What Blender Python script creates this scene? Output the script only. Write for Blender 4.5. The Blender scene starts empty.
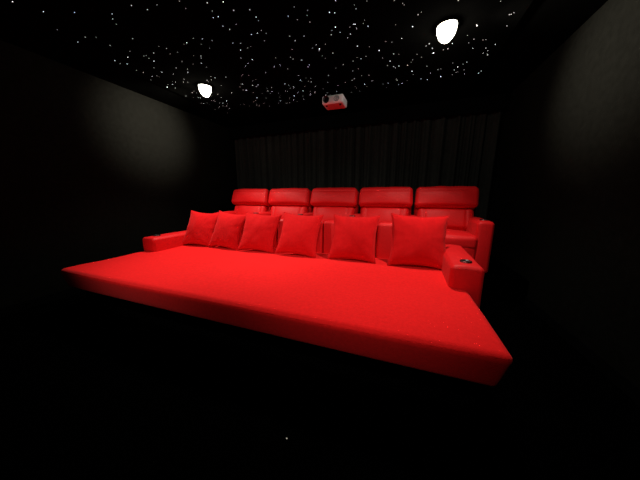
import bpy, bmesh, math, random
from mathutils import Vector, Matrix, noise
random.seed(23)
scene = bpy.context.scene
scene.view_settings.view_transform = 'Standard'
COL = scene.collection

# ------------------------------------------------------------ materials
def mat(name, color, rough=0.6, spec=0.3, sheen=0.0, metal=0.0, noise_scale=None, var=0.0,
        bump=0.0, bump_scale=200.0, emit=None, strength=0.0, sheen_tint=None):
    m = bpy.data.materials.new(name); m.use_nodes = True
    nt = m.node_tree; b = nt.nodes['Principled BSDF']
    b.inputs['Base Color'].default_value = (*color, 1)
    b.inputs['Roughness'].default_value = rough
    b.inputs['Specular IOR Level'].default_value = spec
    b.inputs['Metallic'].default_value = metal
    b.inputs['Sheen Weight'].default_value = sheen
    if sheen_tint: b.inputs['Sheen Tint'].default_value = (*sheen_tint, 1)
    tc = nt.nodes.new('ShaderNodeTexCoord')
    if noise_scale:
        n = nt.nodes.new('ShaderNodeTexNoise'); n.inputs['Scale'].default_value = noise_scale
        n.inputs['Detail'].default_value = 5
        r = nt.nodes.new('ShaderNodeValToRGB')
        r.color_ramp.elements[0].position = 0.3; r.color_ramp.elements[1].position = 0.7
        r.color_ramp.elements[0].color = (*[c*(1-var) for c in color], 1)
        r.color_ramp.elements[1].color = (*[min(1, c*(1+var)) for c in color], 1)
        nt.links.new(tc.outputs['Object'], n.inputs['Vector'])
        nt.links.new(n.outputs['Fac'], r.inputs['Fac'])
        nt.links.new(r.outputs['Color'], b.inputs['Base Color'])
    if bump:
        n2 = nt.nodes.new('ShaderNodeTexNoise'); n2.inputs['Scale'].default_value = bump_scale
        n2.inputs['Detail'].default_value = 3
        bp = nt.nodes.new('ShaderNodeBump'); bp.inputs['Strength'].default_value = bump
        bp.inputs['Distance'].default_value = 0.004
        nt.links.new(tc.outputs['Object'], n2.inputs['Vector'])
        nt.links.new(n2.outputs['Fac'], bp.inputs['Height'])
        nt.links.new(bp.outputs['Normal'], b.inputs['Normal'])
    if emit:
        b.inputs['Emission Color'].default_value = (*emit, 1)
        b.inputs['Emission Strength'].default_value = strength
    return m

M_bed = mat('red_microsuede', (0.75, 0.0105, 0.0110), 0.95, 0.02, 0.14, noise_scale=40.0, var=0.07, bump=0.35, bump_scale=160, sheen_tint=(1, .25, .25))
M_pil = mat('red_velvet', (0.55, 0.005, 0.0065), 0.9, 0.05, 0.18, noise_scale=30, var=0.06, bump=0.25, bump_scale=220, sheen_tint=(1, .18, .18))
M_rec = mat('red_suede', (0.61, 0.0045, 0.006), 0.55, 0.20, 0.08, noise_scale=30, var=0.05, bump=0.25, bump_scale=120, sheen_tint=(1, .18, .18))
M_base = mat('black_base', (0.0010, 0.0010, 0.0010), 0.9, 0.02, noise_scale=20, var=.3)
M_wall = mat('black_wall_fabric', (0.0040, 0.0039, 0.0031), 0.95, 0.0, noise_scale=18, var=0.16, bump=0.4, bump_scale=90)
M_ceil = mat('black_ceiling_paint', (0.0009, 0.0009, 0.0008), 0.95, 0.0, noise_scale=5, var=.2)
M_floor = mat('black_carpet', (0.0003, 0.0003, 0.0003), 1.0, 0.0, noise_scale=60, var=0.4, bump=0.4, bump_scale=300)
M_cur = mat('black_curtain', (0.017, 0.017, 0.0145), 0.85, 0.02, noise_scale=14, var=0.15, bump=.2)
M_trim = mat('white_trim', (0.7, 0.68, 0.62), 0.4, 0.4, noise_scale=9, var=.03)
M_glare = mat('lens_glare', (1, 0.95, 0.85), 0.4, 0.3, emit=(1.0, 0.95, 0.80), strength=6)  # lamp glow, used on a dome that imitates its glare
M_star = mat('star_glow', (1, 1, 1), 0.4, 0.3, emit=(0.95, 0.97, 1.0), strength=1.8)
M_star2 = mat('star_glow_dim', (.5, .5, .5), 0.4, 0.3, emit=(1.0, 0.95, 0.85), strength=.6)
M_proj = mat('projector_white_plastic', (0.78, 0.78, 0.77), 0.35, 0.4, noise_scale=6, var=.03)
M_glass = mat('dark_glass', (0.01, 0.01, 0.015), 0.08, 0.7)
M_grey = mat('grey_plastic', (0.30, 0.30, 0.30), 0.5, 0.3, noise_scale=8, var=.05)
M_cup = mat('cup_holder_black', (0.01, 0.01, 0.01), 0.3, 0.5)
M_steel = mat('cup_holder_rim', (0.12, 0.03, 0.03), 0.3, 0.5, metal=0.8)

# ------------------------------------------------------------ helpers
def mkobj(name, bm, mats, parent=None, smooth=True, loc=(0, 0, 0), rot=(0, 0, 0)):
    bmesh.ops.recalc_face_normals(bm, faces=bm.faces)
    me = bpy.data.meshes.new(name); bm.to_mesh(me); bm.free()
    if smooth:
        for p in me.polygons: p.use_smooth = True
    for m in (mats if isinstance(mats, (list, tuple)) else [mats]): me.materials.append(m)
    ob = bpy.data.objects.new(name, me); COL.objects.link(ob)
    ob.location = loc; ob.rotation_euler = rot
    if parent: ob.parent = parent
    return ob

def empty(name, loc=(0, 0, 0)):
    e = bpy.data.objects.new(name, None); e.empty_display_size = 0.2
    e.location = loc; COL.objects.link(e); return e

def coords(h, r, n_in, nb=5):
    out = []
    for i in range(nb):
        t = math.tan(math.radians(45) * (1 - i / nb))
        out.append(-(h - r) - r * t)
    for i in range(n_in + 1):
        out.append(-(h - r) + 2 * (h - r) * i / n_in)
    for i in range(nb):
        t = math.tan(math.radians(45) * ((i + 1) / nb))
        out.append((h - r) + r * t)
    return out

def soft_bm(size, r, n=(8, 8, 8), puff=(0, 0, 0), wr=0.0, wr_scale=6.0, seed=0.0, fn=None, power=2):
    """rounded, slightly inflated upholstery block"""
    h = [s / 2 for s in size]
    c = [coords(h[i], r, n[i]) for i in range(3)]
    bm = bmesh.new()
    for ax in range(3):
        a, b = [(1, 2), (2, 0), (0, 1)][ax]
        for sgn in (-1, 1):
            grid = []
            for u in c[a]:
                row = []
                for v in c[b]:
                    p = [0, 0, 0]; p[ax] = sgn * h[ax]; p[a] = u; p[b] = v
                    row.append(bm.verts.new(p))
                grid.append(row)
            for i in range(len(grid) - 1):
                for j in range(len(grid[0]) - 1):
                    bm.faces.new((grid[i][j], grid[i + 1][j], grid[i + 1][j + 1], grid[i][j + 1]))
    bmesh.ops.remove_doubles(bm, verts=bm.verts, dist=1e-5)
    for v in bm.verts:
        p = v.co.copy()
        q = [p[i] / h[i] for i in range(3)]
        inner = Vector([max(-(h[i] - r), min(h[i] - r, p[i])) for i in range(3)])
        d = p - inner
        nd = d.normalized() if d.length > 1e-8 else Vector()
        np_ = inner + nd * r
        for i in range(3):
            o = [k for k in range(3) if k != i]
            f = (1 - abs(q[o[0]]) ** power) * (1 - abs(q[o[1]]) ** power)
            np_[i] += puff[i] * f * q[i]
        if wr:
            w = noise.noise(Vector((p.x * wr_scale + seed, p.y * wr_scale, p.z * wr_scale)))
            np_ += nd * w * wr
        if fn: np_ = fn(np_, q)
        v.co = np_
    return bm

def soft(name, size, loc, r, mt, parent=None, rot=(0, 0, 0), **k):
    return mkobj(name, soft_bm(size, r, **k), mt, parent, loc=loc, rot=rot)

def tube(name, pts, rad, mt, parent, closed=True, loc=(0, 0, 0), rot=(0, 0, 0)):
    """thin welt cord following pts (in a local XZ plane)"""
    bm = bmesh.new(); rings = []; N = len(pts)
    for k, p in enumerate(pts):
        a = pts[(k + 1) % N] if closed or k < N - 1 else p
        b = pts[k - 1] if closed or k > 0 else p
        t = (a - b).normalized(); n = Vector((t.z, 0, -t.x))
        rings.append([bm.verts.new(p + rad * (math.cos(g) * n + math.sin(g) * Vector((0, 1, 0)))) for g in [2 * math.pi * q / 6 for q in range(6)]])
    for k in range(N if closed else N - 1):
        A, B = rings[k], rings[(k + 1) % N]
        for q in range(6): bm.faces.new((A[q], A[(q + 1) % 6], B[(q + 1) % 6], B[q]))
    return mkobj(name, bm, mt, parent, loc=loc, rot=rot)

def lathe(name, prof, mt, loc, parent=None, seg=40, rot=(0, 0, 0), matidx=None):
    bm = bmesh.new(); rings = []
    for (rr, z) in prof:
        if rr < 1e-6: rings.append([bm.verts.new((0, 0, z))])
        else: rings.append([bm.verts.new((rr * math.cos(2 * math.pi * i / seg), rr * math.sin(2 * math.pi * i / seg), z)) for i in range(seg)])
    for k in range(len(rings) - 1):
        A, B = rings[k], rings[k + 1]
        for i in range(seg):
            j = (i + 1) % seg
            if len(A) == 1 and len(B) == 1: continue
            if len(A) == 1: f = bm.faces.new((A[0], B[i], B[j]))
            elif len(B) == 1: f = bm.faces.new((A[i], A[j], B[0]))
            else: f = bm.faces.new((A[i], A[j], B[j], B[i]))
            if matidx: f.material_index = matidx[k]
    return mkobj(name, bm, mt, parent, loc=loc, rot=rot)

def box(name, lo, hi, mt, parent=None, bev=0.0):
    bm = bmesh.new(); bmesh.ops.create_cube(bm, size=1)
    for v in bm.verts:
        v.co = Vector([(lo[i] + hi[i]) / 2 + v.co[i] * (hi[i] - lo[i]) for i in range(3)])
    if bev: bmesh.ops.bevel(bm, geom=bm.edges[:], offset=bev, segments=2, affect='EDGES')
    return mkobj(name, bm, mt, parent, smooth=False)

# ------------------------------------------------------------ room
XL, XR, YB, YF, ZC = -4.06, 1.50, 5.0, -2.6, 2.90
box('floor', (XL - .1, YF - .1, -.1), (XR + .1, YB + .1, 0), M_floor)
box('ceiling', (XL - .1, YF - .1, ZC), (XR + .1, YB + .1, ZC + .1), M_ceil)
box('wall_left', (XL - .1, YF - .1, 0), (XL, YB + .1, ZC), M_wall)
box('wall_right', (XR, YF - .1, 0), (XR + .1, YB + .1, ZC), M_wall)
box('wall_back', (XL, YB, 0), (XR, YB + .1, ZC), M_wall)
box('wall_front', (XL, YF - .1, 0), (XR, YF, ZC), M_wall)
box('baseboard_left', (XL, YF, 0), (XL + .015, 3.26, .10), M_base, bev=.003)
box('baseboard_right', (XR - .015, YF, 0), (XR, 3.26, .10), M_base, bev=.003)
box('floor_riser', (XL + .002, 3.26, 0), (XR - .002, YB - .002, .30), M_floor, bev=.01)

# curtain: pleated cloth hanging from ceiling track
bm = bmesh.new()
NX, NZ = 700, 14
x0, x1 = XL + .06, XR - .05
grid = []
for i in range(NX + 1):
    x = x0 + (x1 - x0) * i / NX
    row = []
    ph = x * 30 + 3.0 * noise.noise(Vector((x * 1.7, 0, 0)))
    for j in range(NZ + 1):
        t = j / NZ
        z = .31 + (2.84 - .31) * t
        amp = (.072 - .018 * t) * (0.75 + 0.6 * noise.noise(Vector((x * 2.3, 5, z * .3))))
        y = 4.86 + amp * math.sin(ph + .6 * noise.noise(Vector((x * 2, z * .6, 3)))) + .018 * math.sin(ph * 2.3 + 1)
        row.append(bm.verts.new((x, y, z)))
    grid.append(row)
for i in range(NX):
    for j in range(NZ):
        bm.faces.new((grid[i][j], grid[i + 1][j], grid[i + 1][j + 1], grid[i][j + 1]))
mkobj('pleated_curtain', bm, M_cur)
box('curtain_track', (x0, 4.80, 2.84), (x1, 4.92, 2.90), M_base, bev=.004)
box('curtain_pelmet', (XL + .003, 4.70, 2.66), (XR - .003, 4.73, 2.898), M_base, bev=.004)

# star ceiling panel + fibre-optic stars
SX0, SX1, SY0, SY1 = -3.42, 0.90, -1.9, 3.88
box('star_ceiling_panel', (SX0, SY0, ZC - .03), (SX1, SY1, ZC), M_ceil, bev=.004)
bm = bmesh.new()
DL = [(-2.82, 2.86), (0.285, 2.72), (-2.5, -0.1), (0.0, -0.1)]
for k in range(1250):
    x = random.uniform(SX0 + .05, SX1 - .05); y = random.uniform(SY0 + .05, SY1 - .05)
    u = random.random(); mi = 0 if random.random() < .35 else 1
    if any((x - a) ** 2 + (y - b) ** 2 < .03 for a, b in DL): continue
    if y < 2.0 and random.random() < .55: continue
    rr = .0026 + .0028 * u ** 3
    res = bmesh.ops.create_icosphere(bm, subdivisions=1, radius=rr, matrix=Matrix.Translation((x, y, ZC - .031)))
    for v in res['verts']:
        for f in v.link_faces: f.material_index = mi
mkobj('fiber_optic_stars', bm, [M_star, M_star2])

# ceiling downlights
def lamp(parent, kind, energy, radius, off, size=60, blend=.5, aim=(0, 0, -1)):
    l = bpy.data.lights.new('lamp', kind); l.energy = energy
    l.shadow_soft_size = radius; l.color = (1, .95, .86)
    if kind == 'SPOT':
        l.spot_size = math.radians(size); l.spot_blend = blend
    o = bpy.data.objects.new('lamp', l); COL.objects.link(o); o.parent = parent
    o.location = (0, 0, off)
    o.rotation_euler = Vector(aim).normalized().to_track_quat('-Z', 'Y').to_euler()
for k, (x, y) in enumerate(DL):
    e = empty('ceiling_downlight', (x, y, ZC - .03))
    lathe('trim_ring', [(.085, .0), (.106, .0), (.108, -.006), (.106, -.012), (.096, -.014), (.092, -.01)], M_base, (0, 0, 0), e)
    R = .086
    prof = [(R, -.004)] + [(R * math.cos(a), -.012 - .125 * math.sin(a)) for a in [math.pi / 2 * i / 12 for i in range(13)]]
    prof[-1] = (0, prof[-1][1])
    lathe('glare_dome', prof, M_glare, (0, 0, 0), e, seg=56)  # added glowing dome, sized and rounded to imitate the downlight's glare
    if k < 2:
        sx = -1 if k == 0 else 1
        lamp(e, 'POINT', 20, .02, -.160)
        lamp(e, 'SPOT', 195 if k == 0 else 130, .03, -.160, 108, .75, (-.15 * sx, -.15, -1))
        lamp(e, 'SPOT', 380 if k == 0 else 260, .03, -.160, 78, 1.0, (sx, .0, -.22))
    else:
        tgt = Vector((-2.2 if k == 2 else -.45, 2.75, .80))
        lamp(e, 'SPOT', 170 if k == 2 else 130, .05, -.165, 66, .85, tgt - Vector((x, y, ZC)))

# ------------------------------------------------------------ projector
pj = empty('projector', (-1.07, 3.62, 2.70)); pj.scale = (.88, .88, .86)
soft('body', (.37, .30, .135), (0, 0, 0), .03, M_proj, pj, n=(6, 5, 4), puff=(0, .01, .004))
lathe('lens_barrel', [(0, -.02), (.030, -.02), (.034, .0), (.050, .004), (.052, .03), (.052, -.03)], [M_cup], (-.105, -.158, .0), pj, rot=(math.radians(90), 0, 0))
lathe('lens_glass', [(0, .012), (.02, .010), (.034, .0)], [M_glass], (-.105, -.160, 0), pj, rot=(math.radians(90), 0, 0))
lathe('vent_grille', [(0, .004), (.02, .004), (.022, .0), (.034, .0), (.036, .004), (.046, .004), (.048, -.01)], [M_grey], (.075, -.158, .0), pj, rot=(math.radians(90), 0, 0))
lathe('mount_pole', [(.02, .06), (.02, .215), (.06, .215), (.06, .225), (0, .225)], [M_base], (0, .02, 0), pj)
for sx in (-.12, .12):
    lathe('foot', [(0, -.085), (.015, -.085), (.017, -.065)], [M_cup], (sx, -.08, 0), pj)

# ------------------------------------------------------------ lounge bed sofa
lg = empty('lounge_sofa', (0, 0, 0))
LX0, LX1, LY0, LY1 = -3.575, 0.595, 1.260, 2.98
def bedfn(p, q):
    w = noise.noise(Vector((p.x * 1.3, p.y * 1.6, 2.0))) * .014 + noise.noise(Vector((p.x * 4, p.y * 5, 8.0))) * .004
    if q[2] > 0: p.z += w * (1 - abs(q[1]) ** 6)
    if q[2] < 0.9:
        k = (0.9 - q[2]) * .022
        p.y -= math.copysign(k, p.y) * abs(q[1]) ** 4
        p.x -= math.copysign(k, p.x) * abs(q[0]) ** 8
    return p
soft('mattress', (LX1 - LX0, LY1 - LY0, .245), ((LX0 + LX1) / 2, (LY0 + LY1) / 2, .3775), .048, M_bed, lg,
     n=(110, 46, 4), puff=(0.004, .010, .012), fn=bedfn, power=4)
box('plinth', (LX0 + .12, LY0 + .14, 0), (LX1 - .1, LY1, .27), M_base, lg, bev=.01)
def armfn(p, q):
    if q[2] > 0: p.z += .012 * (1 - q[0] ** 2)
    return p
for nm, cx, ang in (('arm_left', -3.44, 0), ('arm_right', .58, math.radians(-2))):
    soft(nm, (.255, .98, .60), (cx, 2.645, .40), .035, M_rec, lg, rot=(0, 0, ang), n=(8, 14, 8), puff=(.010, .010, .006), fn=armfn, wr=.003, wr_scale=9)
def cup(parent, loc, r=.042):
    lathe('cup_holder', [(0, .004), (r * .82, .004), (r * .86, .006), (r, .010), (r * 1.12, .008), (r * 1.15, -.01)], [M_cup, M_steel], loc, parent, matidx=[0, 0, 0, 1, 1])
cup(lg, (.575, 2.30, .716)); cup(lg, (-3.44, 2.30, .716))
nb = 5; bx0, bx1 = -3.30, .45
for i in range(nb):
    w = (bx1 - bx0) / nb
    soft(f'backrest_{i+1}', (w - .006, .18, .68), (bx0 + w * (i + .5), 3.09, .61), .045, M_rec, lg, rot=(math.radians(-3), 0, 0),
         n=(10, 5, 8), puff=(0, .015, .012), wr=.004, wr_scale=7, seed=i * 3.1)

# ------------------------------------------------------------ throw pillows
def pillow(x, seed, yaw, roll, y=2.77, s=.56, tilt=-20):
    bm = bmesh.new(); N = 44; T = .102; PC = .12
    for sg in (-1, 1):
        g = []
        for i in range(N + 1):
            row = []
            for j in range(N + 1):
                u = -1 + 2 * i / N; v = -1 + 2 * j / N
                f = max(0, (1 - u ** 2)) ** .58 * max(0, (1 - v ** 2)) ** .58
                fx = 1 - PC * (1 - v * v) * abs(u) ** 2
                fz = 1 - PC * (1 - u * u) * abs(v) ** 2
                X = u * s / 2 * fx; Z = v * s / 2 * fz
                w = noise.noise(Vector((u * 1.1 + seed * 7, v * 1.1, sg * 3))) * .018 + \
                    noise.noise(Vector((u * 3 + seed * 3, v * 2, sg * 2))) * .008
                ang = math.atan2(v, u)
                cr = math.sin(ang * 12 + seed) * .006 * (max(abs(u), abs(v)) ** 3)
                Y = sg * (T * f + (w + cr) * f ** .5)
                row.append(bm.verts.new((X, Y, Z)))
            g.append(row)
        for i in range(N):
            for j in range(N):
                bm.faces.new((g[i][j], g[i + 1][j], g[i + 1][j + 1], g[i][j + 1]))
    bmesh.ops.remove_doubles(bm, verts=bm.verts, dist=5e-4)
    ob = mkobj('throw_pillow', bm, M_pil, None, loc=(x, y, .518 + s / 2 * math.cos(math.radians(tilt))),
               rot=(math.radians(tilt), math.radians(roll), math.radians(yaw)))
    M = 48
    def rim(u, v):
        fx = 1 - PC * (1 - v * v) * abs(u) ** 2; fz = 1 - PC * (1 - u * u) * abs(v) ** 2
        return Vector((u * s / 2 * fx, 0, v * s / 2 * fz))
    pts = [rim(-1 + 2 * k / M, -1) for k in range(M)] + [rim(1, -1 + 2 * k / M) for k in range(M)] + \
          [rim(1 - 2 * k / M, 1) for k in range(M)] + [rim(-1, 1 - 2 * k / M) for k in range(M)]
    tube('piping', pts, .005, M_pil, ob)
for i, (x, yw, rl) in enumerate([(-3.04, 6, 3), (-2.50, -2, 4), (-1.93, 6, 3), (-1.30, 1, 2.5), (-.55, -2, -.5), (.195, 3, 1)]):
    pillow(x, i + 1, yw, rl, y=2.75, s=(.585 if i < 3 else .60) if i < 5 else .63, tilt=-25)

# ------------------------------------------------------------ recliners
PITCH = .875; RX0 = -3.335; ZR = .30
def headfn(p, q):
    p.x *= 1 - .035 * max(0, q[2]) ** 2
    # stitched seam line across the upper third of the cushion
    if q[1] < 0:
        p.y += .012 * math.exp(-((q[2] - .52) / .07) ** 2) * (1 - abs(q[0]) ** 6)
    return p
def lumfn(p, q):
    if q[1] < 0:
        for s_ in (-.72, .72):
            p.y += .012 * math.exp(-((q[0] - s_) / .035) ** 2)
    return p
for i in range(5):
    cx = RX0 + PITCH * (i + .5)
    e = empty('recliner_armchair', (cx, 3.27, ZR))
    tilt = math.radians(-13)
    soft('seat_base', (.66, .62, .26), (0, .36, .18), .03, M_rec, e, n=(6, 6, 4))
    soft('footrest_panel', (.64, .09, .40), (0, .055, .25), .035, M_rec, e, n=(8, 4, 6), puff=(0, .02, 0), wr=.004, seed=i)
    soft('seat_cushion', (.65, .60, .18), (0, .30, .41), .05, M_rec, e, n=(12, 12, 4), puff=(0, .01, .03), wr=.004, seed=i * 2.2)
    soft('back_shell', (.83, .14, .85), (0, .72, .67), .05, M_rec, e, rot=(tilt, 0, 0), n=(8, 4, 10))
    soft('lumbar_cushion', (.76, .20, .33), (0, .595, .648), .06, M_rec, e, rot=(tilt - .1, 0, 0), n=(44, 5, 8), puff=(.0, .04, .01), wr=.006, wr_scale=7, seed=i * 1.7, fn=lumfn)
    soft('headrest_cushion', (.845, .22, .315), (0, .645, .968), .055, M_rec, e, rot=(tilt - .08, 0, 0), n=(16, 5, 26), puff=(.0, .04, .012), wr=.008, wr_scale=6, seed=i * 5.3, fn=headfn)
    def arm(nm, ax):
        soft(nm, (.19, .78, .66), (ax, .42, .35), .04, M_rec, e, n=(6, 12, 8), puff=(.008, .01, .01), fn=armfn, wr=.003, seed=i)
        cup(e, (ax, .15, .695))
    arm('arm_left', -PITCH / 2 + (0.0 if i else .06))
    if i == 4: arm('arm_right', PITCH / 2 - .045)

# tiny white speck on the carpet
bm = bmesh.new()
vs = [bm.verts.new(p) for p in ((-.004, -.003, .001), (.004, -.004, .003), (.005, .003, .001), (0, .005, .004), (-.004, .003, .002))]
bm.faces.new(vs)
mkobj('floor_speck', bm, M_trim, loc=(-.51, .876, 0), smooth=False)

# ------------------------------------------------------------ world + camera
w = bpy.data.worlds.new('world'); scene.world = w; w.use_nodes = True
w.node_tree.nodes['Background'].inputs[0].default_value = (0, 0, 0, 1)
cam = bpy.data.cameras.new('camera'); co = bpy.data.objects.new('camera', cam); COL.objects.link(co)
cam.sensor_width = 36; cam.lens = 225 / 640 * 36; cam.clip_start = .02
co.location = (0, 0, 1.30)
co.rotation_euler = (math.radians(90 - 11.07), 0, math.radians(19.9))
scene.camera = co
